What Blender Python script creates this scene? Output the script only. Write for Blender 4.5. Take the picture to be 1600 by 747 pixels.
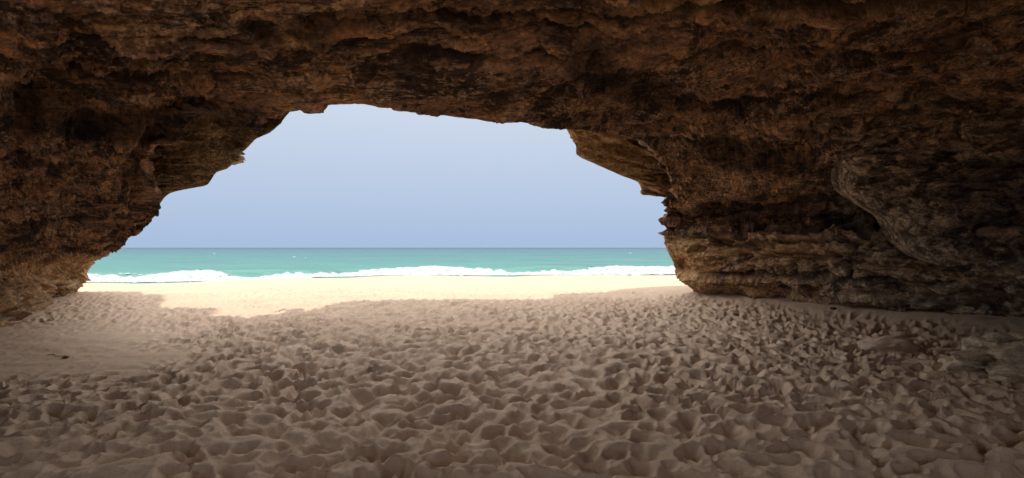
import bpy, math, random
import numpy as np

C = bpy.context.scene
for o in list(bpy.data.objects):
    bpy.data.objects.remove(o)
random.seed(4)

# ------------------------------------------------------------------ camera, sky, sun, exposure
EYE = 1.6
F = 800.0            # focal length in photograph pixels
HOR = 387.0          # horizon row
cam_d = bpy.data.cameras.new('camera')
cam_d.sensor_width = 36.0
cam_d.lens = 36.0 * F / 1600.0
cam_d.shift_y = (HOR - 373.5) / 1600.0
cam_d.clip_start = 0.05
cam_d.clip_end = 60000
cam = bpy.data.objects.new('camera', cam_d)
cam.location = (0, 0, EYE)
cam.rotation_euler = (math.radians(90), 0, 0)
C.collection.objects.link(cam)
C.camera = cam

SUN_EL = math.radians(50)
SUN_AZ = math.radians(180)       # behind the camera, over the cliff
w = bpy.data.worlds.new('World'); C.world = w; w.use_nodes = True
wn = w.node_tree.nodes; wl = w.node_tree.links
bg = wn['Background']
sky = wn.new('ShaderNodeTexSky'); sky.sky_type = 'NISHITA'; sky.sun_disc = False
sky.sun_elevation = SUN_EL; sky.sun_rotation = SUN_AZ
sky.air_density = 1.0; sky.dust_density = 6.0; sky.ozone_density = 1.0; sky.altitude = 0
# hazy air low over the sea: the lower sky goes to a milky blue all the way round
tc = wn.new('ShaderNodeTexCoord'); sx = wn.new('ShaderNodeSeparateXYZ')
wl.new(tc.outputs['Generated'], sx.inputs['Vector'])
hz = wn.new('ShaderNodeValToRGB')
HZ = [(0, (.82, 1.09, 1.54)), (.14, (1.09, 1.30, 1.66)), (.28, (1.33, 1.50, 1.78)), (.42, (4.5, 4.55, 4.6)), (.65, (5.5, 5.4, 5.3)), (.97, (2.4, 2.6, 2.9))]  # bright band above the view added to lift the light inside the cave
for k in range(len(HZ)-2): hz.color_ramp.elements.new(.1+.1*k)
for e, (p, c) in zip(hz.color_ramp.elements, HZ):
    e.position = p; e.color = (*[v/22 for v in c], 1)
hf = wn.new('ShaderNodeValToRGB')
hf.color_ramp.elements[0].position = .88; hf.color_ramp.elements[0].color = (1, 1, 1, 1)
hf.color_ramp.elements[1].position = 1.0; hf.color_ramp.elements[1].color = (.7, .7, .7, 1)
wl.new(sx.outputs['Z'], hz.inputs['Fac']); wl.new(sx.outputs['Z'], hf.inputs['Fac'])
h4 = wn.new('ShaderNodeMix'); h4.data_type = 'RGBA'; h4.blend_type = 'MULTIPLY'; h4.inputs['Factor'].default_value = 1
h4.inputs['B'].default_value = (22, 22, 22, 1); wl.new(hz.outputs['Color'], h4.inputs['A'])
tint = wn.new('ShaderNodeMix'); tint.data_type = 'RGBA'
wl.new(hf.outputs['Color'], tint.inputs['Factor'])
wl.new(sky.outputs['Color'], tint.inputs['A']); wl.new(h4.outputs['Result'], tint.inputs['B'])
wl.new(tint.outputs['Result'], bg.inputs['Color'])
bg.inputs['Strength'].default_value = 0.10

sd = bpy.data.lights.new('sun', 'SUN'); sd.energy = 0.85; sd.angle = math.radians(0.8)
sd.color = (1.0, 0.90, 0.82)
so = bpy.data.objects.new('sun', sd); C.collection.objects.link(so)
so.rotation_euler = (math.radians(90) - SUN_EL, 0, math.radians(0))   # light travels towards +Y and down
so.location = (0, -20, 40)
SUNK = 1.0 / math.tan(SUN_EL)

vs = C.view_settings
vs.view_transform = 'Standard'; vs.look = 'None'; vs.exposure = 2.25; vs.gamma = 1
vs.use_curve_mapping = False

# ------------------------------------------------------------------ numeric helpers
rng = np.random.RandomState(7)
PERM = rng.permutation(256)
PERM = np.concatenate([PERM, PERM, PERM]).astype(np.int32)
GR = rng.normal(size=(256, 3)); GR /= np.linalg.norm(GR, axis=1)[:, None]
GR = GR.astype(np.float32)

def perlin(x, y, z):
    x, y, z = np.broadcast_arrays(x, y, z)
    x = np.asarray(x, np.float32); y = np.asarray(y, np.float32); z = np.asarray(z, np.float32)
    xi = np.floor(x).astype(np.int32); yi = np.floor(y).astype(np.int32); zi = np.floor(z).astype(np.int32)
    xf = x - xi; yf = y - yi; zf = z - zi
    u = xf*xf*xf*(xf*(xf*6-15)+10); v = yf*yf*yf*(yf*(yf*6-15)+10); ww = zf*zf*zf*(zf*(zf*6-15)+10)
    out = 0
    for dx in (0, 1):
        for dy in (0, 1):
            for dz in (0, 1):
                h = PERM[PERM[PERM[(xi+dx) & 255] + ((yi+dy) & 255)] + ((zi+dz) & 255)]
                g = GR[h]
                d = g[..., 0]*(xf-dx) + g[..., 1]*(yf-dy) + g[..., 2]*(zf-dz)
                out = out + d * (u if dx else 1-u) * (v if dy else 1-v) * (ww if dz else 1-ww)
    return out * 1.5

def fbm(x, y, z, n=4, g=0.5):
    a, s, f = 1.0, 0.0, 1.0
    for i in range(n):
        s = s + a*perlin(x*f + 17.3*i, y*f - 9.1*i, z*f + 5.7*i); a *= g; f *= 2.03
    return s

def ridged(x, y, z, n=3):
    a, s, f = 1.0, 0.0, 1.0
    for i in range(n):
        s = s + a*(1-2*np.abs(perlin(x*f + 31*i, y*f, z*f - 13*i))); a *= .5; f *= 2.1
    return s

def sstep(a, b, t):
    t = np.clip((t-a)/(b-a), 0, 1); return t*t*(3-2*t)

def terrace(t, sharp=0.82):
    k = np.floor(t); f = t-k
    return k + sstep(sharp, 1.0, f) + f*0.18*(1-sstep(sharp, 1.0, f))

def pchip(xk, yk, xq):
    """monotone cubic through knots; yk (n, ...)"""
    xk = np.asarray(xk, float); yk = np.asarray(yk, float)
    h = np.diff(xk); hh = h.reshape((-1,)+(1,)*(yk.ndim-1))
    dl = np.diff(yk, axis=0)/hh
    m = np.zeros_like(yk)
    w1 = 2*hh[1:]+hh[:-1]; w2 = hh[1:]+2*hh[:-1]
    with np.errstate(divide='ignore', invalid='ignore'):
        mm = (w1+w2)/(w1/dl[:-1]+w2/dl[1:])
    mm = np.where(dl[:-1]*dl[1:] > 0, mm, 0); mm = np.nan_to_num(mm)
    m[1:-1] = mm; m[0] = dl[0]; m[-1] = dl[-1]
    i = np.clip(np.searchsorted(xk, xq)-1, 0, len(xk)-2)
    t = ((xq-xk[i])/h[i]).reshape((-1,)+(1,)*(yk.ndim-1)); H = h[i].reshape(t.shape)
    return ((2*t**3-3*t**2+1)*yk[i] + (t**3-2*t**2+t)*H*m[i] + (-2*t**3+3*t**2)*yk[i+1] + (t**3-t**2)*H*m[i+1])

def at(px, py, Y):
    return ((px-800.0)/F*Y, Y, EYE+(HOR-py)/F*Y)

def grid_normals(P):
    du = np.gradient(P, axis=0); dv = np.gradient(P, axis=1)
    n = np.cross(du, dv); l = np.linalg.norm(n, axis=2)[..., None]
    return n/np.maximum(l, 1e-9)

def mesh_from_grid(name, P, mat, attrs=None, keep=None, flip=False, smooth=True, parent=None):
    nu, nv = P.shape[:2]
    idx = np.arange(nu*nv).reshape(nu, nv)
    q = np.stack([idx[:-1, :-1], idx[1:, :-1], idx[1:, 1:], idx[:-1, 1:]], -1).reshape(-1, 4)
    if flip: q = q[:, ::-1]
    if keep is not None: q = q[keep.reshape(-1)]
    co = P.reshape(-1, 3)
    if keep is not None:
        used = np.zeros(len(co), bool); used[q.reshape(-1)] = True
        mp = np.cumsum(used)-1; q = mp[q]; co = co[used]
    me = bpy.data.meshes.new(name)
    me.vertices.add(len(co)); me.vertices.foreach_set('co', np.ascontiguousarray(co, np.float32).ravel())
    me.loops.add(q.size); me.loops.foreach_set('vertex_index', np.ascontiguousarray(q, np.int32).ravel())
    me.polygons.add(len(q))
    me.polygons.foreach_set('loop_start', np.arange(0, q.size, 4, dtype=np.int32))
    me.polygons.foreach_set('loop_total', np.full(len(q), 4, np.int32))
    me.polygons.foreach_set('use_smooth', np.full(len(q), smooth, bool))
    me.update(calc_edges=True)
    for k, a in (attrs or {}).items():
        at_ = me.attributes.new(k, 'FLOAT', 'POINT')
        a = a.reshape(-1)
        if keep is not None: a = a[used]
        at_.data.foreach_set('value', np.ascontiguousarray(a, np.float32))
    me.materials.append(mat)
    o = bpy.data.objects.new(name, me); C.collection.objects.link(o)
    if parent: o.parent = parent
    return o

def tag(o, label=None, cat=None, group=None, kind=None):
    if label: o['label'] = label
    if cat: o['category'] = cat
    if group: o['group'] = group
    if kind: o['kind'] = kind
    return o

# ------------------------------------------------------------------ materials
class NT:
    def __init__(s, name):
        s.m = bpy.data.materials.new(name); s.m.use_nodes = True
        s.n = s.m.node_tree.nodes; s.l = s.m.node_tree.links
        s.b = s.n['Principled BSDF']
        g = s.n.new('ShaderNodeNewGeometry'); s.pos = g.outputs['Position']
    def node(s, t, **k):
        nd = s.n.new(t)
        for a, v in k.items(): setattr(nd, a, v)
        return nd
    def mapped(s, scale, rot=(0, 0, 0)):
        mp = s.node('ShaderNodeMapping'); mp.inputs['Scale'].default_value = scale
        mp.inputs['Rotation'].default_value = rot
        s.l.new(s.pos, mp.inputs['Vector']); return mp.outputs['Vector']
    def noise(s, scale, detail=6, rough=.6, vec=None, dist=0):
        nd = s.node('ShaderNodeTexNoise'); nd.inputs['Scale'].default_value = scale
        nd.inputs['Detail'].default_value = detail; nd.inputs['Roughness'].default_value = rough
        nd.inputs['Distortion'].default_value = dist
        s.l.new(vec if vec is not None else s.pos, nd.inputs['Vector']); return nd.outputs['Fac']
    def ramp(s, fac, stops):
        nd = s.node('ShaderNodeValToRGB'); cr = nd.color_ramp
        while len(cr.elements) < len(stops): cr.elements.new(0.5)
        for e, (p, c) in zip(cr.elements, stops):
            e.position = p; e.color = (c, c, c, 1) if isinstance(c, (int, float)) else (*c, 1)
        s.l.new(fac, nd.inputs['Fac']); return nd.outputs['Color']
    def mix(s, fac, a, b, mode='MIX'):
        nd = s.node('ShaderNodeMix', data_type='RGBA', blend_type=mode)
        for inp, v in (('Factor', fac), ('A', a), ('B', b)):
            sock = nd.inputs[inp]
            if isinstance(v, (int, float)): sock.default_value = v if inp == 'Factor' else (v, v, v, 1)
            elif isinstance(v, tuple): sock.default_value = (*v, 1)
            else: s.l.new(v, sock)
        return nd.outputs['Result']
    def math(s, op, a, b=0.0):
        nd = s.node('ShaderNodeMath', operation=op)
        for i, v in enumerate((a, b)):
            if isinstance(v, (int, float)): nd.inputs[i].default_value = v
            else: s.l.new(v, nd.inputs[i])
        return nd.outputs[0]
    def attr(s, name):
        nd = s.node('ShaderNodeAttribute', attribute_name=name); return nd.outputs['Fac']
    def bump(s, h, dist, strength=1.0, prev=None):
        nd = s.node('ShaderNodeBump'); nd.inputs['Strength'].default_value = strength
        nd.inputs['Distance'].default_value = dist
        s.l.new(h, nd.inputs['Height'])
        if prev is not None: s.l.new(prev, nd.inputs['Normal'])
        return nd.outputs['Normal']
    def finish(s, col, rough=.9, normal=None, spec=.2):
        if isinstance(col, tuple): s.b.inputs['Base Color'].default_value = (*col, 1)
        else: s.l.new(col, s.b.inputs['Base Color'])
        if isinstance(rough, (int, float)): s.b.inputs['Roughness'].default_value = rough
        else: s.l.new(rough, s.b.inputs['Roughness'])
        s.b.inputs['Specular IOR Level'].default_value = spec
        if normal is not None: s.l.new(normal, s.b.inputs['Normal'])
        return s.m

def rock_material(name, dark, mid, warm, pale, varnish=0.5, bumpd=0.035, seams=1.0):
    t = NT(name)
    K = 1.35
    strat = t.mapped((0.75, 2.6, 7.0), (0.05, -0.06, 0))
    n_big = t.noise(0.8, 5, .6)
    n_mid = t.noise(3.0, 8, .72, t.mapped((.8, 1.2, 1.5), (0.05, -0.06, 0)), .5)
    n_str = t.noise(1.7, 8, .72, strat, .5)
    n_fine = t.noise(20, 6, .75)
    c = t.mix(t.ramp(n_str, [(.40, 0), (.58, 1)]), dark, mid)
    c = t.mix(t.ramp(n_mid, [(.49, 0), (.60, 1)]), c, warm)
    c = t.mix(t.math('MULTIPLY', t.ramp(n_big, [(.48, 0), (.62, 1)]), t.ramp(n_fine, [(.45, .0), (.62, .9)])), c, pale)
    # black desert varnish / lichen in patches
    v = t.noise(1.5, 9, .76, t.mapped((1, 1.4, 1.9)), .7)
    c = t.mix(t.math('MULTIPLY', t.ramp(v, [(.50, 0), (.56, 1)]), varnish), c, (.030, .022, .019))
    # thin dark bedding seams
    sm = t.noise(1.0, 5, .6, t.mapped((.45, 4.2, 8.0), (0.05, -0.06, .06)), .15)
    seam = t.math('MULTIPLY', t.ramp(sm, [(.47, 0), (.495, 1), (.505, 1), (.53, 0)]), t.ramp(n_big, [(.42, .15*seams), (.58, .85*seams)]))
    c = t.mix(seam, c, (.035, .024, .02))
    c = t.mix(t.math('MULTIPLY', t.attr('ochre'), t.ramp(n_fine, [(.3, .6), (.6, 1)])), c, t.mix(t.ramp(n_mid, [(.4, 0), (.6, 1)]), (.42, .25, .11), (.62, .43, .23)))
    gm = t.mix(t.ramp(n_mid, [(.42, 0), (.58, 1)]), (.10, .075, .055), (.60, .49, .33))
    c = t.mix(t.math('MULTIPLY', t.attr('grey'), .85), c, t.mix(t.math('MULTIPLY', t.ramp(v, [(.47, 0), (.54, 1)]), .8), gm, (.03, .022, .022)))
    c = t.mix(t.attr('stain_shade'), c, (.014, .011, .012))
    c = t.mix(t.attr('scratch'), c, (.62, .50, .32))
    c = t.mix(1.0, c, t.ramp(n_fine, [(.28, .40), (.72, 1.6)]), 'MULTIPLY')
    n_b1 = t.noise(6, 8, .75, t.mapped((1, 1, 2.6), (.05, -.06, 0)), .3)
    vor = t.node('ShaderNodeTexVoronoi'); vor.inputs['Scale'].default_value = 9
    t.l.new(t.pos, vor.inputs['Vector'])
    nb = t.bump(n_b1, bumpd*1.5, .9)
    nb = t.bump(vor.outputs['Distance'], bumpd*.35, .6, nb)
    nb = t.bump(t.noise(45, 6, .75), bumpd*.35, .9, nb)
    return t.finish(c, .88, nb, .25)

M_rock = rock_material('cave_rock', (.13, .080, .055), (.45, .265, .16), (.64, .35, .165), (.66, .48, .30), .86)
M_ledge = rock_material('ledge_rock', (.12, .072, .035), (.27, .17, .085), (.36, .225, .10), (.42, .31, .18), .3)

def sand_material():
    t = NT('sand')
    big = t.noise(.5, 4, .5); fine = t.noise(90, 4, .7); mid = t.noise(7, 6, .65)
    c = t.mix(t.ramp(big, [(.35, 0), (.65, 1)]), (.55, .402, .288), (.60, .440, .318))
    c = t.mix(1.0, c, t.ramp(fine, [(.3, .88), (.7, 1.1)]), 'MULTIPLY')
    c = t.mix(1.0, c, t.ramp(mid, [(.3, .88), (.7, 1.08)]), 'MULTIPLY')
    c = t.mix(t.attr('wet'), c, (.40, .31, .22))
    nb = t.bump(t.noise(14, 9, .75), .022, .9)
    nb = t.bump(t.noise(130, 3, .7), .003, .7, nb)
    return t.finish(c, .95, nb, .1)
M_sand = sand_material()
M_sandstone = rock_material('sandy_rock', (.34, .26, .17), (.55, .42, .28), (.46, .36, .24), (.5, .39, .27), .03, .012, 0.0)

def sea_material():
    t = NT('sea_water')
    d = t.attr('depth')
    c = t.ramp(d, [(0, (.066, .195, .165)), (.22, (.032, .158, .140)), (.5, (.014, .115, .122)), (.8, (.005, .066, .094)), (1, (.003, .030, .058))])
    pat = t.noise(1.0, 6, .65, t.mapped((.05, .25, 1)))
    c = t.mix(1.0, c, t.ramp(pat, [(.3, .8), (.7, 1.2)]), 'MULTIPLY')
    nb = t.bump(t.noise(1.0, 6, .65, t.mapped((.35, 1.1, 1))), .25, .8)
    return t.finish(c, .45, nb, .22)
M_sea = sea_material()

def foam_material():
    t = NT('foam')
    n = t.noise(2.2, 7, .7)
    c = t.mix(t.ramp(n, [(.35, 0), (.6, 1)]), (.22, .28, .28), (.47, .49, .49))
    return t.finish(c, .7, t.bump(t.noise(6, 6, .7), .12, .8), .2)
M_foam = foam_material()

# ------------------------------------------------------------------ the sand
SHORE = np.array([(-90, 40), (-36.5, 43.6), (-27.8, 44.4), (-23.8, 45.6), (-19.6, 51), (-13.5, 54), (0, 54.6), (17.9, 56.5), (60, 58), (120, 58)])
SEA_Z = -1.4
def shore_y(x): return np.interp(x, SHORE[:, 0], SHORE[:, 1]) + 0.35*np.sin(x*0.45) + .2*np.sin(x*1.3+1)

def hash2(i, j, k):
    a = PERM[(PERM[(i & 255)] + (j & 255)) & 511]
    return PERM[(a + 37*k) & 511].astype(np.float32)/255.0

def pits(x, y, cell, seed):
    """trampled dry sand: overlapping slanted bowls, each with its own depth, length and heading"""
    gx = x/cell; gy = y/cell
    ix = np.floor(gx).astype(np.int32); iy = np.floor(gy).astype(np.int32)
    acc = np.exp(-34.0*np.full_like(gx, .13))
    for di in (-1, 0, 1):
        for dj in (-1, 0, 1):
            a, b = ix+di, iy+dj
            r1 = hash2(a, b, seed); r2 = hash2(a, b, seed+1); r3 = hash2(a, b, seed+2); r4 = hash2(a, b, seed+3)
            dx = gx-(a+.1+.8*r1); dy = gy-(b+.1+.8*r2)
            th = r3*3.1416*1.0
            c, s = np.cos(th), np.sin(th)
            lx = (c*dx+s*dy); ly = (-s*dx+c*dy)
            q = (lx/.66)**2 + (ly/.46)**2
            D = .25+.75*r4
            f = -D + (D+.25)*q**.85
            acc = acc + np.exp(-34.0*f)
    return -np.log(acc)/34.0

def base_height(x, y):
    ys = shore_y(x)
    t = np.clip((y-19)/(ys-19), 0, 3)
    z = SEA_Z*t
    z = z + .06*np.sin(x*.35+y*.21)*sstep(3, 8, y) + .05*fbm(x*.22, y*.22, 3.1, 2)*1.2
    # wind-banked sand against the right wall and the left wall
    dw = (x-10.2)*.906+(y-10.2)*.423        # signed distance to the foot of the right wall
    z = z + .28*sstep(-2.6, .2, dw)*sstep(24, 16, y)
    return z

def sand_height(x, y):
    z = base_height(x, y)
    r = x/np.maximum(y+.01, 1)
    wx = x + .12*perlin(x*1.6, y*2.1, 0.5) + .035*perlin(x*7, y*7, 2.5)
    wy = y + .10*perlin(x*2.1, y*2.1, 7.5) + .035*perlin(x*7, y*7, 9.5)
    m = np.ones_like(x)
    smooth_l = sstep(-.48, -.80, r+.16*perlin(x*.6, y*.6, 4))*sstep(5.6, 7.0, y+.9*perlin(x*.5, y*.9, 8))
    m = m*(1-(.92-.42*sstep(9.5, 12.5, y))*smooth_l)
    dw = (x-10.2)*.906+(y-10.2)*.423 + .35*perlin(x*.8, y*.8, 1)
    m = m*(1-.9*sstep(-1.9, -.9, dw))
    m = m*(1-.30*sstep(9, 17, y))
    m = m*(1-.8*sstep(15, 26, y))
    m = m*(.80+.35*fbm(x*.45, y*.45, 6, 2))
    pa = pits(wx, wy, .245, 11); pb = pits(wx+3.3, wy-8.1, .13, 41)
    big = np.clip(1+.7*perlin(x*1.0, y*1.0, 14), .55, 1.4)     # some ground trodden deeper than the rest
    z = z + m*(.205*pa*big + .050*pb)
    z = z + m*.030*fbm(x*2.6, y*3.4, 1.2, 3)
    z = z + (.25+.75*m)*.006*ridged(x*8, y*8, 2.2, 4)
    # low wind ripples in the untrodden sand on the left
    z = z + smooth_l*.012*np.sin(y*11+2.5*perlin(x*.9, y*.9, 2)+x*1.5)*(.4+perlin(x*.7, y*1.2, 11))
    return z

ty = np.concatenate([np.linspace(-16, .8, 26)[:-1], 1/np.linspace(1/.8, 1/2.2, 30)[:-1], 1/np.linspace(1/2.2, 1/13., 370)[:-1],
                     1/np.linspace(1/13., 1/34., 70)[:-1], np.linspace(34, 80, 60)])
tt = np.concatenate([np.linspace(-6, -1.3, 30)[:-1], np.linspace(-1.3, 1.3, 1040), np.linspace(1.3, 6, 30)[1:]])
TT, TY = np.meshgrid(tt, ty, indexing='ij')
W = np.maximum(TY, 2.0)*.97+.45
X = TT*W
Z = sand_height(X, TY)
wet = sstep(6.0, 1.0, shore_y(X)-TY + 1.0*perlin(X*.15, TY*.15, 0))*.55
sand = mesh_from_grid('sand_beach', np.stack([X, TY, Z], -1), M_sand, {'wet': wet})
tag(sand, kind='structure')

# ------------------------------------------------------------------ the cave shell: a loft of columns from the cliff brow over the lip to the back of the cave
BROW_Z = 12.0
BACK_Y = -4.8        # unseen opening behind the camera, added to let more light into the cave
# the cliff edge that throws the shadow line on the sand: (x, y where its shadow falls)
brow = np.array([(-40, 20), (-20, 18.6), (-15, 18.1), (-12.2, 17.9), (-11.4, 16.8), (-10.6, 15.6), (-9.9, 14.0), (-8.6, 13.7), (-7.8, 13.6), (-7.2, 12.2), (-6.4, 10.8), (-5.9, 11.7),
                 (-5.5, 12.4), (-5.0, 12.9), (-4.8, 14.8), (-3.5, 15.4), (-1.5, 15.7), (0, 15.8), (1.2, 16.3), (2.8, 18.3), (4.5, 19.5), (6.3, 20.3), (9, 20.6), (40, 22)])
brow[:, 1] -= BROW_Z*SUNK
def brow_y(x): return np.interp(x, brow[:, 0], brow[:, 1])

# each column: lip point, then points running back into the cave (photo px, py, metres)
cols = [
 [(126, 446, 19.4), (88, 460, 17.6), (55, 490, 12.6), (-60, 530, 9.2)],
 [(142, 412, 18.6), (100, 425, 16.4), (40, 448, 12.4), (-60, 465, 9.6)],
 [(172, 386, 17.6), (112, 399, 14.6), (50, 413, 11.6), (-60, 425, 9.4)],
 [(184, 377, 11.4), (112, 391, 10.3), (50, 404, 9.4), (-60, 416, 8.2)],
 [(262, 305, 10.4), (180, 312, 9.5), (60, 320, 8.6), (-60, 330, 7.7)],
 [(270, 236, 10.5), (200, 240, 9.6), (90, 235, 8.5), (-60, 235, 7.4)],
 [(335, 203, 10.5), (270, 180, 9.4), (140, 140, 8.1), (-60, 100, 6.6)],
 [(452, 173, 10.3), (380, 135, 8.9), (250, 80, 7.2), (30, -60, 5.1)],
 [(515, 166, 10.3), (490, 118, 8.7), (440, 50, 6.9), (380, -60, 5.3)],
 [(620, 174, 10.7), (605, 120, 8.9), (590, 50, 7.0), (560, -60, 5.4)],
 [(700, 180, 11.0), (710, 125, 9.1), (715, 55, 7.2), (720, -60, 5.5)],
 [(830, 195, 12.0), (850, 130, 9.6), (885, 55, 7.5), (920, -60, 5.5)],
 [(888, 203, 12.6), (945, 150, 10.6), (1050, 70, 8.0), (1180, -60, 5.5)],
 [(1010, 225, 14.0), (1090, 180, 12.0), (1270, 100, 9.1), (1480, -60, 6.1)],
 [(1040, 262, 14.9), (1120, 228, 13.0), (1320, 165, 10.4), (1720, -10, 7.0)],
 [(1058, 312, 15.6), (1140, 285, 14.1), (1320, 240, 11.6), (1720, 130, 8.3)],
 [(1057, 322, 16.0), (1130, 316, 14.7), (1320, 295, 12.2), (1720, 220, 8.7)],
 [(1050, 333, 16.4), (1120, 336, 16.0), (1320, 330, 13.2), (1720, 290, 9.3)],
 [(1044, 352, 16.7), (1120, 352, 16.2), (1320, 346, 13.6), (1720, 345, 9.6)],
 [(1038, 368, 16.4), (1120, 368, 15.0), (1340, 362, 12.2), (1720, 380, 8.9)],
 [(1047, 398, 16.5), (1130, 402, 14.8), (1340, 405, 11.9), (1720, 430, 8.7)],
 [(1058, 432, 16.9), (1150, 445, 14.9), (1350, 455, 12.1), (1720, 490, 8.8)],
 [(1110, 462, 17.4), (1220, 477, 15.1), (1390, 496, 12.2), (1720, 560, 8.4)],
]
lip_detail = [(126, 446), (134, 432), (142, 412), (148, 404), (160, 396), (172, 386), (184, 377), (205, 368), (228, 352), (238, 340), (250, 326), (262, 305), (265, 285), (261, 262), (270, 236), (284, 224), (300, 213), (318, 209), (335, 203), (360, 199), (385, 195), (402, 191), (425, 184), (440, 180), (452, 173), (468, 170), (474, 175), (484, 179), (507, 177), (511, 170),
 (515, 166), (540, 165), (565, 163), (590, 168), (612, 168), (620, 174), (655, 174), (668, 179), (700, 180), (740, 184), (770, 191), (800, 193), (830, 195), (860, 199), (884, 199), (888, 203),
 (950, 210), (1010, 225), (1025, 240), (1040, 262), (1050, 290), (1058, 312), (1063, 317), (1057, 322), (1064, 328), (1050, 333), (1044, 338), (1044, 352), (1048, 360), (1036, 367), (1038, 368), (1043, 378), (1037, 379),
 (1047, 398), (1052, 410), (1053, 425), (1058, 432), (1072, 440), (1085, 450), (1110, 462)]
ld = np.array(lip_detail, float)
ul = np.concatenate([[0], np.cumsum(np.maximum(np.linalg.norm(np.diff(ld, axis=0), axis=1), .5))])
ucol = []
for c in cols:
    k = np.argmin(np.abs(ld-np.array(c[0][:2])).sum(1)); ucol.append(ul[k])
ucol = np.array(ucol); nc = len(cols)
YS = [1, 1, 1, .84, .76, .64, .53] + [.45]*5 + [.52, .67, .84] + [.97] + [1]*7
cols = [[(a, b, c*YS[i]) for (a, b, c) in col] for i, col in enumerate(cols)]
ctrl = np.zeros((nc, 9, 3))
for i, c in enumerate(cols):
    P = [np.array(at(*p)) for p in c]
    lip = P[0]
    yb = brow_y(lip[0]*1.02)
    ctrl[i, 0] = (lip[0]*1.05, max(yb, 0) if True else 0, BROW_Z)
    z1 = lip[2]+.35*(BROW_Z-lip[2])
    ctrl[i, 1] = (lip[0]*1.02, min(lip[1]+.6, yb+(BROW_Z-z1)*SUNK-.25), z1)
    for k in range(4): ctrl[i, 2+k] = P[k]
    s = (ucol[i]/ucol[-1])
    a = math.pi*(1-s)
    cx, cz = math.cos(a), math.sin(a)
    sx = math.copysign(abs(cx)**.6, cx); sz = abs(cz)**.55
    ctrl[i, 6] = (9.4*sx, 1.0-1.2*abs(sx), 3.4*sz-.3)
    ctrl[i, 7] = (9.0*sx, BACK_Y+1.2, 4.1*sz-.3)
    ctrl[i, 8] = (14.0*sx, BACK_Y-.3, BROW_Z-.3)
# left lower rock and right wall foot end under the sand
for i in (0, nc-1):
    ctrl[i, 3:8, 2] = -.35
    ctrl[i, 2, 2] = ctrl[i, 2, 2] if i == 0 else -.2
ctrl[0, 0] = (-22, 17, BROW_Z)
NU = 1480
uq = np.linspace(0, ul[-1], NU)
rowsU = pchip(ucol, ctrl, uq)                        # NU x 9 x 3
vk = np.array([0, 1, 2, 3, 4, 5, 6, 7, 8.])
vq = np.concatenate([np.linspace(0, 1, 10)[:-1], np.linspace(1, 2, 34)[:-1], np.linspace(2, 3, 170)[:-1], np.linspace(3, 4, 150)[:-1],
                     np.linspace(4, 5, 90)[:-1], np.linspace(5, 8, 50)])
P = pchip(vk, np.transpose(rowsU, (1, 0, 2)), vq)    # NV x NU x 3
P = np.transpose(P, (1, 0, 2))
# detailed lip
lipY = rowsU[:, 2, 1]
lx = np.interp(uq, ul, ld[:, 0]); ly = np.interp(uq, ul, ld[:, 1])
tgt = np.stack([(lx-800)/F*lipY, lipY, EYE+(HOR-ly)/F*lipY], -1)
dlt = tgt-rowsU[:, 2]
fall = np.exp(-np.abs(vq-2)*7.0)
P = P + dlt[:, None, :]*fall[None, :, None]
# the outer face leans back behind the line of the cliff brow
lim = brow_y(P[..., 0])+(BROW_Z-P[..., 2])*SUNK-.2
outer = (vq < 1.99)[None, :]
P[..., 1] = np.where(outer, np.minimum(P[..., 1], np.maximum(lim, 0.3)), P[..., 1])

def photo_px(P):
    Y = np.maximum(P[..., 1], .3)
    return 800+P[..., 0]/Y*F, HOR-(P[..., 2]-EYE)/Y*F

def blob(px, py, cx, cy, rx, ry, ang=0, soft=.5):
    c, s = math.cos(math.radians(ang)), math.sin(math.radians(ang))
    dx, dy = px-cx, py-cy
    q = ((c*dx+s*dy)/rx)**2+((-s*dx+c*dy)/ry)**2
    return sstep(1+soft, 1-soft, q)

def seg_dist(px, py, pts):
    d = np.full_like(px, 1e9)
    for (a, b), (c, e) in zip(pts[:-1], pts[1:]):
        vx, vy = c-a, e-b
        t = np.clip(((px-a)*vx+(py-b)*vy)/(vx*vx+vy*vy), 0, 1)
        d = np.minimum(d, np.hypot(px-a-t*vx, py-b-t*vy))
    return d

def below(px, py, pts):
    """positive under the line (photo rows grow downwards)"""
    pts = np.array(pts, float)
    return py-np.interp(px, pts[:, 0], pts[:, 1])

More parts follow.
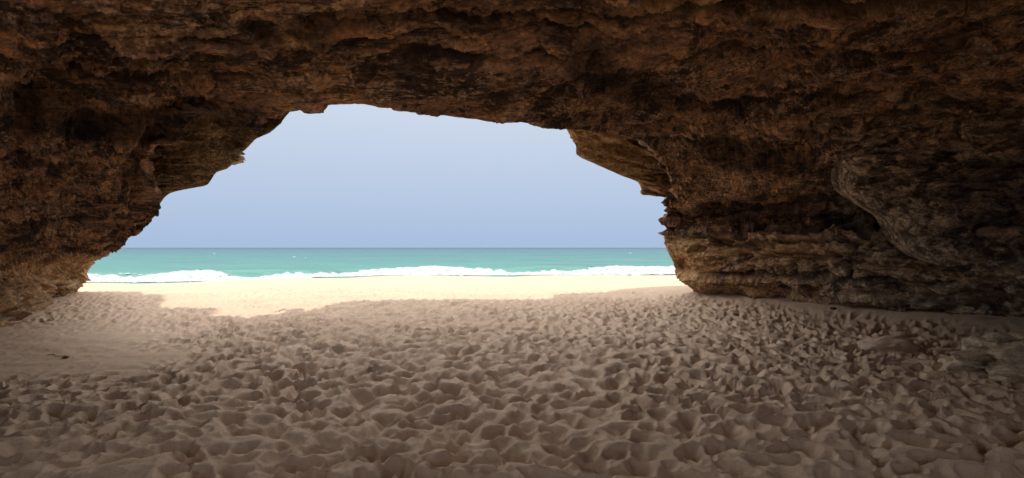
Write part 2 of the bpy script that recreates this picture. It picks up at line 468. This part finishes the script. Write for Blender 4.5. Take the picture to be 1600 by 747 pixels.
def displace(P, amp_lump=.22, amp_str=.13, amp_ter=.16, amp_pit=.42, pit_mask=1.0, seed=0.0, edge=1.0, sign=1.0, scl=1.0):
    n = grid_normals(P)*sign
    x, y, z = P[..., 0]/scl+seed, P[..., 1]/scl, P[..., 2]/scl
    wallness = 1-sstep(.45, .9, np.abs(n[..., 2]))
    zz = z + .05*x - .03*y + .16*fbm(x*.5, y*.5, z*.5, 2)
    lump = fbm(x*.55, y*.55, z*.8, 3)
    s1 = perlin(x*.35, y*.35, zz*3.3); s2 = perlin(x*.9+9, y*.9, zz*8.5); s3 = perlin(x*1.6+9, y*1.6, zz*19)
    s1 = np.tanh(s1*4)*.5+s1*.4; s2 = np.tanh(s2*3.5)*.5+.3*s2
    tn = fbm(x*.26+3, y*1.05, zz*1.1, 4, .5)
    ter = terrace(tn*4.2+20, .86)-20-tn*4.2*.35
    tn2 = fbm(x*.8+13, y*3.2, zz*3.4, 3, .5)
    ter2 = terrace(tn2*3.2+20, .84)-20-tn2*3.2*.4
    tn3 = fbm(x*1.0+23, y*7.0, zz*8, 2, .5)
    ter3 = terrace(tn3*2.4+20, .82)-20-tn3*2.4*.4
    pit = fbm(x*.95+7, y*.95, z*1.9, 3, .45)
    p1 = sstep(.24, .42, pit)
    pit2 = fbm(x*3.1+7, y*3.1, z*5.0, 2, .5)
    p2 = sstep(.42, .62, pit2)
    d = (amp_lump*lump + amp_str*wallness*(s1*1.15+s2*.75+s3*.34) + amp_ter*(ter*(.34+.3*wallness)+ter2*.42+ter3*.24)*(1-.35*wallness)
         - amp_pit*pit_mask*p1*(.35+.65*wallness) - .11*p2*(.3+.7*pit_mask)
         + .030*ridged(x*3.2, y*5.5, z*8, 4))
    return n, d*edge*scl

px, py = photo_px(P)
x_, y_, z_ = P[..., 0], P[..., 1], P[..., 2]
# where the pockets are: left mass and right wall, few on the roof
pm = np.clip(sstep(620, 250, px) + sstep(950, 1150, px)*sstep(150, 240, py) + .12, 0, 1)
edge = np.ones_like(px)
hid = (sstep(ucol[4], ucol[4]+30, uq)*sstep(ucol[7], ucol[7]-30, uq)+sstep(ucol[12], ucol[12]+30, uq)*sstep(ucol[15], ucol[15]-30, uq))[:, None]
flo = .16+.6*hid*(uq < ucol[9])[:, None]+.15*hid
edge *= flo+(1-flo)*sstep(0, .28, np.abs(vq-2))[None, :]
sc_u = pchip(ucol, np.array(YS, float), uq)[:, None]
n, d = displace(P, pit_mask=pm, scl=sc_u)
d_rel = sc_u
# orientation so that +n points into the cave
ctr = np.array([0, 6, 2.0]); sgn = np.sign(((ctr-P)*n).sum(-1).mean())
n = n*sgn
d = d*edge
d_noise = d; d = np.zeros_like(d)
on = (P[..., 1] > 2.5)
# placed relief: steps and recesses seen in the photograph
def step_line(pts, w, depth):
    """material below the line stands lower (nearer) by depth, with a sharp edge of w px"""
    return depth*sstep(0, w, below(px, py, pts))
front = sstep(2.0, 3.5, y_)
bed = [(.26, [(430, 52), (480, 60), (560, 62), (640, 70), (780, 76), (900, 62), (1000, 52), (1100, 42), (1250, 28), (1400, 14), (1530, 4), (1700, -14)], 90),
       (.16, [(500, 84), (560, 92), (620, 95), (700, 90), (800, 86), (880, 76), (960, 70)], 50),
       (.14, [(540, 24), (620, 34), (700, 38), (820, 30), (950, 14), (1000, 6)], 60),
       (.12, [(600, 112), (680, 104), (760, 108), (850, 100), (900, 104)], 50),
       (.12, [(1080, 100), (1180, 92), (1280, 96), (1400, 84), (1500, 90)], 60),
       (.14, [(950, 176), (1060, 168), (1160, 172), (1240, 160), (1330, 168), (1420, 150)], 60),
       (.13, [(60, 62), (160, 78), (260, 84), (340, 72), (430, 88)], 60),
       (.20, [(0, 135), (120, 128), (240, 150), (340, 146), (440, 140)], 60),
       (.22, [(1070, 338), (1180, 334), (1300, 326), (1420, 322)], 40), (.16, [(1080, 350), (1200, 347), (1380, 340)], 40),
       (-.20, [(1040, 367), (1120, 371), (1250, 362), (1400, 354), (1480, 352)], 40),
       (-.12, [(1080, 384), (1200, 380), (1340, 374), (1450, 372)], 50), (.12, [(1080, 428), (1200, 436), (1380, 440), (1500, 452)], 50)]
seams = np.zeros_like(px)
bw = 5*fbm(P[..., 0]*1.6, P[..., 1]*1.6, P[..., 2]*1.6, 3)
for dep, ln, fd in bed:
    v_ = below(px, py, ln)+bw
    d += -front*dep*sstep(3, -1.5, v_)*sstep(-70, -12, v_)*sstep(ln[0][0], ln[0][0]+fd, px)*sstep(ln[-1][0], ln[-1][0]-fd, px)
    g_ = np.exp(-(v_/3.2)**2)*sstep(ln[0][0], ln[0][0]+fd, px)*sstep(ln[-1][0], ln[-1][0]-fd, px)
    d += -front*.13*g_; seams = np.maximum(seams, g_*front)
d += front*(-.13*sstep(2, -3, below(px, py, [(950, 45), (1010, 36), (1080, 22), (1140, 0), (1200, -30)]))*sstep(960, 1010, px))
d += front*(-.10*blob(px, py, 925, 105, 24, 50, -12, .9)) + front*(-.14*blob(px, py, 1010, 140, 70, 26, 10))
d += front*(-.22*blob(px, py, 520, 108, 34, 16, 10)) - front*.25*blob(px, py, 490, 40, 40, 18, 35)
d += front*(-.45*blob(px, py, 1190, 243, 90, 24, 8)) + front*(-.35*blob(px, py, 1120, 265, 55, 14, 5))
d += front*(-.50*blob(px, py, 255, 190, 130, 26, -3)) - front*.4*blob(px, py, 70, 160, 60, 24, 5)
d += front*(-.35*blob(px, py, 215, 112, 20, 18)) - front*.25*blob(px, py, 180, 45, 34, 12, 25)
d += front*(-.40*blob(px, py, 235, 275, 34, 60, 20)) - front*.3*blob(px, py, 45, 200, 26, 26)
d += front*(-.25*blob(px, py, 105, 350, 60, 14, -4)) - front*.2*blob(px, py, 60, 290, 40, 20, 0)
d += front*(-.20*blob(px, py, 1350, 368, 9, 7)) - front*.2*blob(px, py, 1190, 395, 34, 16, 5)
d += front*(-.28*blob(px, py, 1245, 405, 60, 20, -5)) - front*.25*blob(px, py, 1420, 460, 55, 12, 8)
d += front*(-.25*blob(px, py, 1250, 462, 60, 7, 6)) - front*.3*blob(px, py, 1540, 480, 70, 18, 6)
d += front*(.16*sstep(8, 0, seg_dist(px, py, [(1195, 186), (1240, 196), (1285, 212), (1320, 217)])))
d = d_noise + d*np.clip(sc_u*1.1, 0, 1)
P = P + n*d[..., None]
px, py = photo_px(P)
wob = 14*fbm(P[..., 0]*1.4, P[..., 1]*1.4, P[..., 2]*1.8, 3)
ochre = front*np.clip(.85*blob(px, py, 1040+wob, 10+wob*.4, 75, 20, -8, .5)*sstep(6, -2, below(px, py, [(950, 45), (1010, 34), (1080, 21), (1140, 0), (1200, -30)]))
        + .55*blob(px, py, 1400+wob, 6, 260, 12, -5)
        + .95*sstep(0, 6, below(px, py, [(1040, 366), (1120, 368), (1340, 360), (1440, 352)]))*sstep(44, 10, below(px, py, [(1040, 366), (1120, 368), (1340, 360), (1440, 352)])+wob)*sstep(1480, 1380, px)*sstep(1030, 1040, px)
        + .75*blob(px, py, 1075+wob*.4, 395, 34, 62, 8, .6)*sstep(366, 372, py)  # orange bounce light off the sand painted onto the lower right pillar
        + .35*blob(px, py, 470+wob, 66, 60, 12, 0) + .45*blob(px, py, 250+wob, 55+wob, 150, 50, 8)*sstep(0, 12, wob)
        + .5*blob(px, py, 330+wob, 250, 60, 60, -40)*sstep(275, 290, px)
        + .6*sstep(395, 402, py)*sstep(260, 180, px)*sstep(1000, 900, px)
        + .55*sstep(1030, 1080, px)*sstep(366, 376, py)*sstep(-6, 8, wob) + .35*sstep(1040, 1150, px)*sstep(170, 230, py)*sstep(-2, 12, wob), 0, 1)
grey = front*np.clip(.7*sstep(1220, 1330, px+wob)*sstep(170, 215, py+wob*.5)*sstep(1000, 1100, px)
        + .8*blob(px, py, 1440+wob, 165+wob*.4, 52, 20, 10) + .45*sstep(392, 402, py)*sstep(300, 200, px)*sstep(0, 10, wob), 0, 1)
stain_shade = front*np.clip(.65*blob(px, py, 925+wob*2.4, 110+wob, 26, 52, -12, .8) + .6*blob(px, py, 1010+wob, 145, 80, 26, 10)
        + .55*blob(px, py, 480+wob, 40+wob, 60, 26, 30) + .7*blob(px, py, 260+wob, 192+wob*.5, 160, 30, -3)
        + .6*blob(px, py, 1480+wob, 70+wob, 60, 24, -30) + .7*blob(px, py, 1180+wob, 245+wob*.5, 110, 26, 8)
        + .6*blob(px, py, 70+wob, 175+wob, 90, 40, 5), 0, .85)  # darker patches, most of them over the recesses carved above
sc = [[(1516, 62), (1508, 72), (1492, 84), (1504, 94), (1517, 105)], [(1504, 93), (1520, 87)], [(1524, 108), (1534, 102), (1547, 98)], [(1523, 104), (1525, 113)],
      [(1524, 58), (1532, 70), (1548, 82), (1556, 92)], [(1568, 52), (1576, 62), (1586, 72)], [(1558, 90), (1586, 84)]]
scr = np.zeros_like(px)
for s_ in sc: scr = np.maximum(scr, sstep(2.6, .8, seg_dist(px, py, s_)))
scr *= front*(.55+.45*np.clip(wob*.3, -1, 1))
scr = np.clip(scr, 0, 1)
P = P - n*(.02*scr)[..., None]
stain_shade = np.clip(np.maximum(stain_shade, .8*seams), 0, .9)  # mineral seam colour along the grooves, painting in crevice shade as well
ATT = {'ochre': ochre, 'grey': grey, 'stain_shade': stain_shade, 'scratch': scr}

# three pieces of the setting out of one loft: left wall, roof, right wall (shared borders)
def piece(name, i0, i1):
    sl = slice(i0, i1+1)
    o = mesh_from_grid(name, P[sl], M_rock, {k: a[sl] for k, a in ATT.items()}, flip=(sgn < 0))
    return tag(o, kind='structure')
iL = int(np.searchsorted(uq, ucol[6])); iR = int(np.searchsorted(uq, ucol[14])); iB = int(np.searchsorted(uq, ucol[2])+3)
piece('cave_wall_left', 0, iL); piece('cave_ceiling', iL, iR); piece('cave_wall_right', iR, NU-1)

# cliff top: from the brow back over the cave and down behind it
bx = np.unique(np.concatenate([np.linspace(-45, -14, 30), np.linspace(-14, 10, 420), np.linspace(10, 45, 30)]))
by = brow_y(bx)+.10*perlin(bx*1.3, 0*bx, .5)+.10*perlin(bx*4, 0*bx, 3.5)
tv = np.concatenate([[-.12, -.05], np.linspace(0, 1, 60)])
T, BX = np.meshgrid(tv, bx, indexing='xy'); BY = by[:, None]
YY = np.where(T < 0, BY-.4+T*2, BY*(1-T)+(BACK_Y-.6)*T)
ZZ = np.where(T < 0, BROW_Z-.35+T*6, BROW_Z+.9*sstep(0, .4, T)*T+.5*fbm(BX*.3, YY*.3, 1, 3)*sstep(0, .1, T))
ZZ = np.where(T > .99, BROW_Z-1.0, ZZ)
ct = mesh_from_grid('cliff_top', np.stack([BX, YY, ZZ], -1), M_rock)
tag(ct, kind='structure')

def loft2(Acurve, Bcurve, nu, nv, bulge=None, skirtA=None, skirtB=None, nsk=14):
    """sheet between two polylines of 3D points, with turned-back skirts along both"""
    A_ = np.array([at(*p) for p in Acurve]); B_ = np.array([at(*p) for p in Bcurve])
    def rs(Q):
        t = np.linspace(0, 1, len(Q)); return pchip(t, Q, np.linspace(0, 1, nu))
    A_, B_ = rs(A_), rs(B_)
    t = np.linspace(0, 1, nv)[None, :, None]
    S = A_[:, None]*(1-t)+B_[:, None]*t
    if bulge is not None:
        S = S+np.array(bulge)*(np.sin(t*math.pi)**.7)
    parts = []
    if skirtA is not None:
        k = np.linspace(1, 0, nsk+1)[:-1][None, :, None]
        parts.append(A_[:, None]+np.array(skirtA)*k)
    parts.append(S)
    if skirtB is not None:
        k = np.linspace(0, 1, nsk+1)[1:][None, :, None]
        parts.append(B_[:, None]+np.array(skirtB)*k)
    return np.concatenate(parts, 1)

# near slab of rock hanging on the right wall
eA = [(1296, 214, 11.5), (1330, 245, 10.9), (1338, 290, 10.7), (1370, 318, 10.3), (1415, 345, 10.0), (1440, 385, 9.8), (1480, 418, 9.5), (1530, 432, 9.2), (1600, 440, 8.8), (1760, 450, 8.0)]
eB = [(1300, 212, 11.5), (1350, 205, 10.8), (1395, 197, 10.4), (1440, 189, 10.0), (1490, 181, 9.7), (1540, 171, 9.3), (1590, 161, 9.0), (1640, 150, 8.7), (1700, 138, 8.4), (1780, 120, 8.0)]
S = loft2(eA, eB, 420, 230, bulge=(-.15, -.30, 0), skirtA=(.5, 1.6, .2), skirtB=(.8, .9, .35), nsk=16)
nS, dS = displace(S, .12, .10, .12, .30, 1.0, seed=31)
sg = np.sign((((ctr-S)*nS).sum(-1)).mean()); nS = nS*sg
px, py = photo_px(S)
dS += -.30*blob(px, py, 1550, 355, 36, 22, 0)-.25*blob(px, py, 1490, 215, 26, 14, 20)-.25*blob(px, py, 1430, 255, 30, 10, 5)-.2*blob(px, py, 1530, 250, 60, 8, 4)-.2*blob(px, py, 1560, 395, 30, 14, 10)
e_ = np.ones(S.shape[1]); e_[:16] = np.linspace(0, .6, 16); e_[-16:] = np.linspace(.6, 0, 16)
S = S+nS*(dS*e_)[..., None]
px, py = photo_px(S)
wob = 12*fbm(S[..., 0]*1.4, S[..., 1]*1.4, S[..., 2]*1.8, 3)
seam = [(1330, 245), (1338, 290), (1370, 318), (1415, 345), (1440, 385), (1480, 418), (1530, 432), (1600, 440)]
dd = seg_dist(px, py, seam)
gS = np.clip(.65+.35*sstep(80, 10, dd+wob), 0, 1)
oS = np.clip(.45*sstep(60, 5, dd+wob*1.5), 0, 1)
stS = np.clip(.6*blob(px, py, 1550+wob, 300+wob, 90, 60, 0), 0, .8)
z0 = np.zeros_like(px)
slab = mesh_from_grid('rock_slab', S, M_rock, {'grey': gS, 'ochre': oS, 'stain_shade': stS, 'scratch': z0}, flip=(sg < 0))
tag(slab, 'grey pitted slab of rock bulging from the upper right cave wall above the sand', 'rock slab')

# far overhang to the right of the opening
cA = [(884, 200, 13.6), (896, 222, 13.9), (902, 241, 14.2), (930, 256, 14.6), (962, 271, 15.1), (1001, 288, 15.7), (1004, 304, 15.9), (1030, 307, 16.2), (1066, 313, 16.6)]
cB = [(880, 170, 12.0), (905, 176, 12.4), (930, 180, 12.9), (965, 186, 13.6), (1000, 200, 14.4), (1035, 225, 15.5), (1060, 245, 15.9), (1075, 275, 16.3), (1085, 305, 16.6)]
S = loft2(cA, cB, 300, 110, bulge=(0, -.1, -.10), skirtA=(.4, -.5, .8), nsk=30)
# sharp silhouette corners
nS, dS = displace(S, .06, .34, .14, .22, .6, seed=77)
sg = np.sign((((ctr-S)*nS).sum(-1)).mean()); nS = nS*sg
e_ = np.ones(S.shape[1]); e_[30:60] = np.linspace(.18, 1, 30); e_[:30] = np.linspace(1, .18, 30)
u_t = np.clip(np.linspace(0, 1, S.shape[0])*9, .1, 1)[:, None]
S = S+nS*(dS*e_*u_t)[..., None]
px, py = photo_px(S); wob = 10*fbm(S[..., 0]*1.4, S[..., 1]*1.4, S[..., 2]*1.8, 3); z0 = np.zeros_like(px)
oh = mesh_from_grid('rock_overhang', S, M_ledge, {'grey': z0, 'ochre': np.clip(.5*blob(px, py, 930, 215+wob, 60, 14)+.2, 0, 1), 'stain_shade': z0+.25*sstep(0, 10, wob), 'scratch': z0}, flip=(sg < 0))
tag(oh, 'layered orange brown rock overhang jutting into the sky at the right of the cave mouth', 'rock overhang')

# left outer rock: the paler strip beyond the dark edge, with its sunlit point
lA = [(250, 318, 11.4), (264, 303, 11.5), (300, 293, 11.6), (322, 289, 11.7), (345, 272, 11.8), (360, 262, 11.9), (374, 244, 12.0), (381, 235, 12.0), (402, 219, 11.9), (425, 206, 11.6), (452, 186, 11.2)]
lB = [(250, 270, 10.6), (262, 245, 10.7), (285, 225, 10.8), (300, 212, 10.9), (320, 205, 10.9), (340, 202, 11.0), (360, 198, 11.0), (380, 195, 11.0), (402, 190, 11.0), (425, 182, 10.8), (452, 172, 10.6)]

lA = [(244, 326, 9.0), (266, 302, 8.9), (300, 294, 8.8), (325, 288, 8.8), (338, 270, 8.9), (356, 262, 9.1), (366, 248, 9.5), (381, 236, 10.3), (386, 231, 9.2), (402, 216, 8.0), (420, 208, 7.1), (440, 192, 6.0), (455, 174, 5.1)]
lB = [(205, 280, 8.6), (215, 250, 8.4), (225, 225, 8.1), (240, 205, 7.9), (260, 190, 7.6), (280, 182, 7.3), (305, 176, 6.9), (330, 170, 6.6), (355, 166, 6.3), (380, 162, 5.9), (405, 158, 5.6), (430, 152, 5.2), (450, 143, 4.9)]
S = loft2(lA, lB, 300, 110, bulge=(0, -.05, -.06), skirtA=(-.3, -.4, .4), skirtB=(-.9, .2, .9), nsk=24)
nS, dS = displace(S, .05, .16, .14, .16, .5, seed=51)
sg = np.sign((((ctr-S)*nS).sum(-1)).mean()); nS = nS*sg
e_ = np.ones(S.shape[1]); e_[24:50] = np.linspace(.12, 1, 26); e_[:24] = np.linspace(1, .12, 24)
S = S+nS*(dS*e_)[..., None]
px, py = photo_px(S); wob = 10*fbm(S[..., 0]*1.4, S[..., 1]*1.4, S[..., 2]*1.8, 3); z0 = np.zeros_like(px)
sp = mesh_from_grid('rock_spur', S, M_ledge, {'grey': z0, 'ochre': z0+.2*sstep(0, 8, wob), 'stain_shade': z0+.3*sstep(2, 12, -wob), 'scratch': z0}, flip=(sg < 0))
tag(sp, 'reddish brown rock spur with a small sunlit point, left side of the cave mouth', 'rock spur')

# ------------------------------------------------------------------ loose rocks
def boulder(name, loc, size, seed, mat, label, cat='boulder', nu=150, nv=90, grey=.2, rot=0, flat=.8, rough=.16, group=None):
    th = np.linspace(0, 2*math.pi, nu); ph = np.linspace(0.001, math.pi-.001, nv)
    TH, PH = np.meshgrid(th, ph, indexing='ij')
    q = np.stack([np.cos(TH)*np.sin(PH), np.sin(TH)*np.sin(PH), np.cos(PH)], -1)
    s = seed*3.7
    r = 1+.28*fbm(q[..., 0]*1.1+s, q[..., 1]*1.1, q[..., 2]*1.1, 3)
    zq = q[..., 2]+.1*q[..., 0]
    r = r+rough*.6*np.tanh(3*perlin(q[..., 0]*.8+s, q[..., 1]*.8, zq*5))+rough*.35*ridged(q[..., 0]*3+s, q[..., 1]*3, q[..., 2]*4, 3)
    r = r-rough*1.4*sstep(.25, .45, fbm(q[..., 0]*2.2+s, q[..., 1]*2.2, q[..., 2]*2.8, 2))
    V = q*r[..., None]*np.array(size)
    c_, s_ = math.cos(rot), math.sin(rot)
    V = np.stack([V[..., 0]*c_-V[..., 1]*s_, V[..., 0]*s_+V[..., 1]*c_, V[..., 2]], -1)
    z = np.zeros(V.shape[:2])
    o = mesh_from_grid(name, V, mat, {'grey': z+grey, 'ochre': z, 'stain_shade': z, 'scratch': z})
    o.location = loc
    return tag(o, label, cat, group)

def gz(x, y): return float(base_height(np.array([x], float), np.array([y], float))[0])
boulder('boulder', (6.62, 6.75, gz(6.6, 6.7)+.10), (.85, .50, .40), 2.0, M_sandstone, 'low pitted tan boulder half buried in sand at the right edge of the frame', rot=.25, grey=0)
boulder('boulder', (7.35, 5.95, gz(7.3, 5.95)+.06), (1.0, .5, .40), 5.0, M_sandstone, 'second rounded rock in the sand beside the pitted tan boulder, cut by the frame', rot=-.3, grey=0)

pt = boulder('rock_point', at(356, 246, 10.2), (.27, .26, .12), 14.0, M_sandstone, None, None, 80, 50, rot=.5, rough=.2)
pt.parent = sp
ob = boulder('stone', (6.1, 8.35, gz(6.1, 8.35)-.01), (.50, .34, .19), 9.0, M_sand, 'smooth rounded stone dusted with sand, left of the pitted boulder', 'stone', 90, 50, rot=.2, rough=.05)

pebs = [(-6.75, 7.75, .035, 'small dark stone lying on the smooth sand at the far left'),
        (7.9, 12.6, .05, 'small dark pebble near the foot of the right rock wall'),
        (6.9, 14.6, .045, 'dark pebble farthest toward the sea along the right rock wall'),
        (5.4, 12.3, .04, 'small brown pebble among footprints before the right rock wall')]
for k, (x, y, r, lab) in enumerate(pebs):
    boulder('pebble', (x, y, float(sand_height(np.array([x]), np.array([y]))[0])+r*.4), (r*1.3, r, r*.8), 20+k, M_rock, lab, 'pebble', 24, 14)

# thin dry seaweed / twig beside the far left stone
def twig():
    pts = [(-7.2, 7.93), (-7.1, 7.95), (-7.0, 7.84), (-6.9, 7.86), (-6.84, 7.80)]
    ring = 6; V = []
    for (x, y) in pts:
        z = float(sand_height(np.array([x]), np.array([y]))[0])+.008
        V.append([(x, y+.005*math.cos(a), z+.005*math.sin(a)) for a in np.linspace(0, 2*math.pi, ring)])
    t = NT('twig_bark'); m = t.finish((.15, .10, .065), .9)
    o = mesh_from_grid('twig', np.array(V), m)
    return tag(o, 'thin dark dry twig lying on the smooth sand at the far left', 'twig')
twig()

# ------------------------------------------------------------------ the sea
sy = 1/np.linspace(1/38., 1/30000., 520)
st = np.linspace(-2.2, 2.2, 420)
ST, SY = np.meshgrid(st, sy, indexing='ij')
SX = ST*SY
def sea_z(x, y):
    off = y-shore_y(x)
    near = sstep(900, 60, y)
    ph = off*.42+1.4*perlin(x*.03, y*.03, 1)+.25*perlin(x*.12, y*.1, 3)
    sw = np.maximum(np.sin(ph), 0)**3*.30*sstep(14, 26, off)
    z = SEA_Z + near*(sw*(.6+.6*perlin(x*.05, y*.05, 5)) + .09*fbm(x*.16, y*.5, .5, 4) + .03*fbm(x*.8, y*1.6, 2.5, 2))
    # the breaking wave
    crest = 8.5+2.0*perlin(x*.06, 0*y, 2)
    br = (.55+.55*perlin(x*.09, 0*y, 8))*np.exp(-((off-crest)/np.where(off < crest, 1.5, 3.0))**2)
    return z+br
SZ = sea_z(SX, SY)
off = SY-shore_y(SX)
depth = np.clip(np.log(np.maximum(off, 1)/6)/math.log(3000/6.), 0, 1)
sea = mesh_from_grid('sea', np.stack([SX, SY, SZ], -1), M_sea, {'depth': depth})
tag(sea, kind='structure')

# whitewater: rough foam raised over the breaker and the swash
fx = np.linspace(-75, 75, 1100); fo = np.linspace(-.6, 18, 100)
FO, FX = np.meshgrid(fo, fx, indexing='xy')
FY = FO+shore_y(FX)
FZ = sea_z(FX, FY)+.05+.10*fbm(FX*1.2, FY*1.2, 1, 4)+.16*np.abs(fbm(FX*.5, FY*.5, 4, 3))
top = 8.6+3.6*fbm(FX*.07, 0*FX, 2.2, 4)
ff = fbm(FX*.35, FY*.8, 3, 4)
dens = sstep(-.6, .6, FO)*sstep(0, -2.5, FO-top)*1.15 + .55*ff
hole = blob(FX, FO, -9, 3.5, 12, 3, 0, .8)*.25
kp = (dens-hole)[:-1, :-1] > .42
FZ = np.where(FO < 1, np.minimum(FZ, SEA_Z+.06+.03*ff), FZ)
fm = mesh_from_grid('surf_foam', np.stack([FX, FY, FZ], -1), M_foam, keep=kp)
tag(fm, 'white foam of the wave breaking along the shore', 'foam', kind='stuff')

# whitecaps far out
rs = random.Random(3)
Vc = []; Fc = []
for (pxx, pyy, wd) in [(460, 402, 6), (478, 403.5, 3), (335, 397, 4), (985, 396, 4)]:
    Y = (EYE-SEA_Z)*F/(pyy-HOR); X0 = (pxx-800)/F*Y; wm = .8*wd/F*Y
    b = len(Vc); nseg = 7
    for i in range(nseg+1):
        t = i/nseg; xx = X0+(t-.5)*wm; h = (.06+.12*rs.random())*math.sin(math.pi*min(max(t, .04), .96))*Y/150
        Vc += [(xx, Y-Y*.002, SEA_Z+.05), (xx, Y, SEA_Z+.1+h), (xx, Y+Y*.004, SEA_Z+.02)]
    for i in range(nseg):
        a = b+3*i
        Fc += [(a, a+3, a+4, a+1), (a+1, a+4, a+5, a+2)]
mc = bpy.data.meshes.new('whitecaps'); mc.from_pydata(Vc, [], Fc); mc.materials.append(M_foam)
oc = bpy.data.objects.new('whitecaps', mc); C.collection.objects.link(oc)
tag(oc, 'scattered small white crests on the open sea', 'whitecaps', kind='stuff')
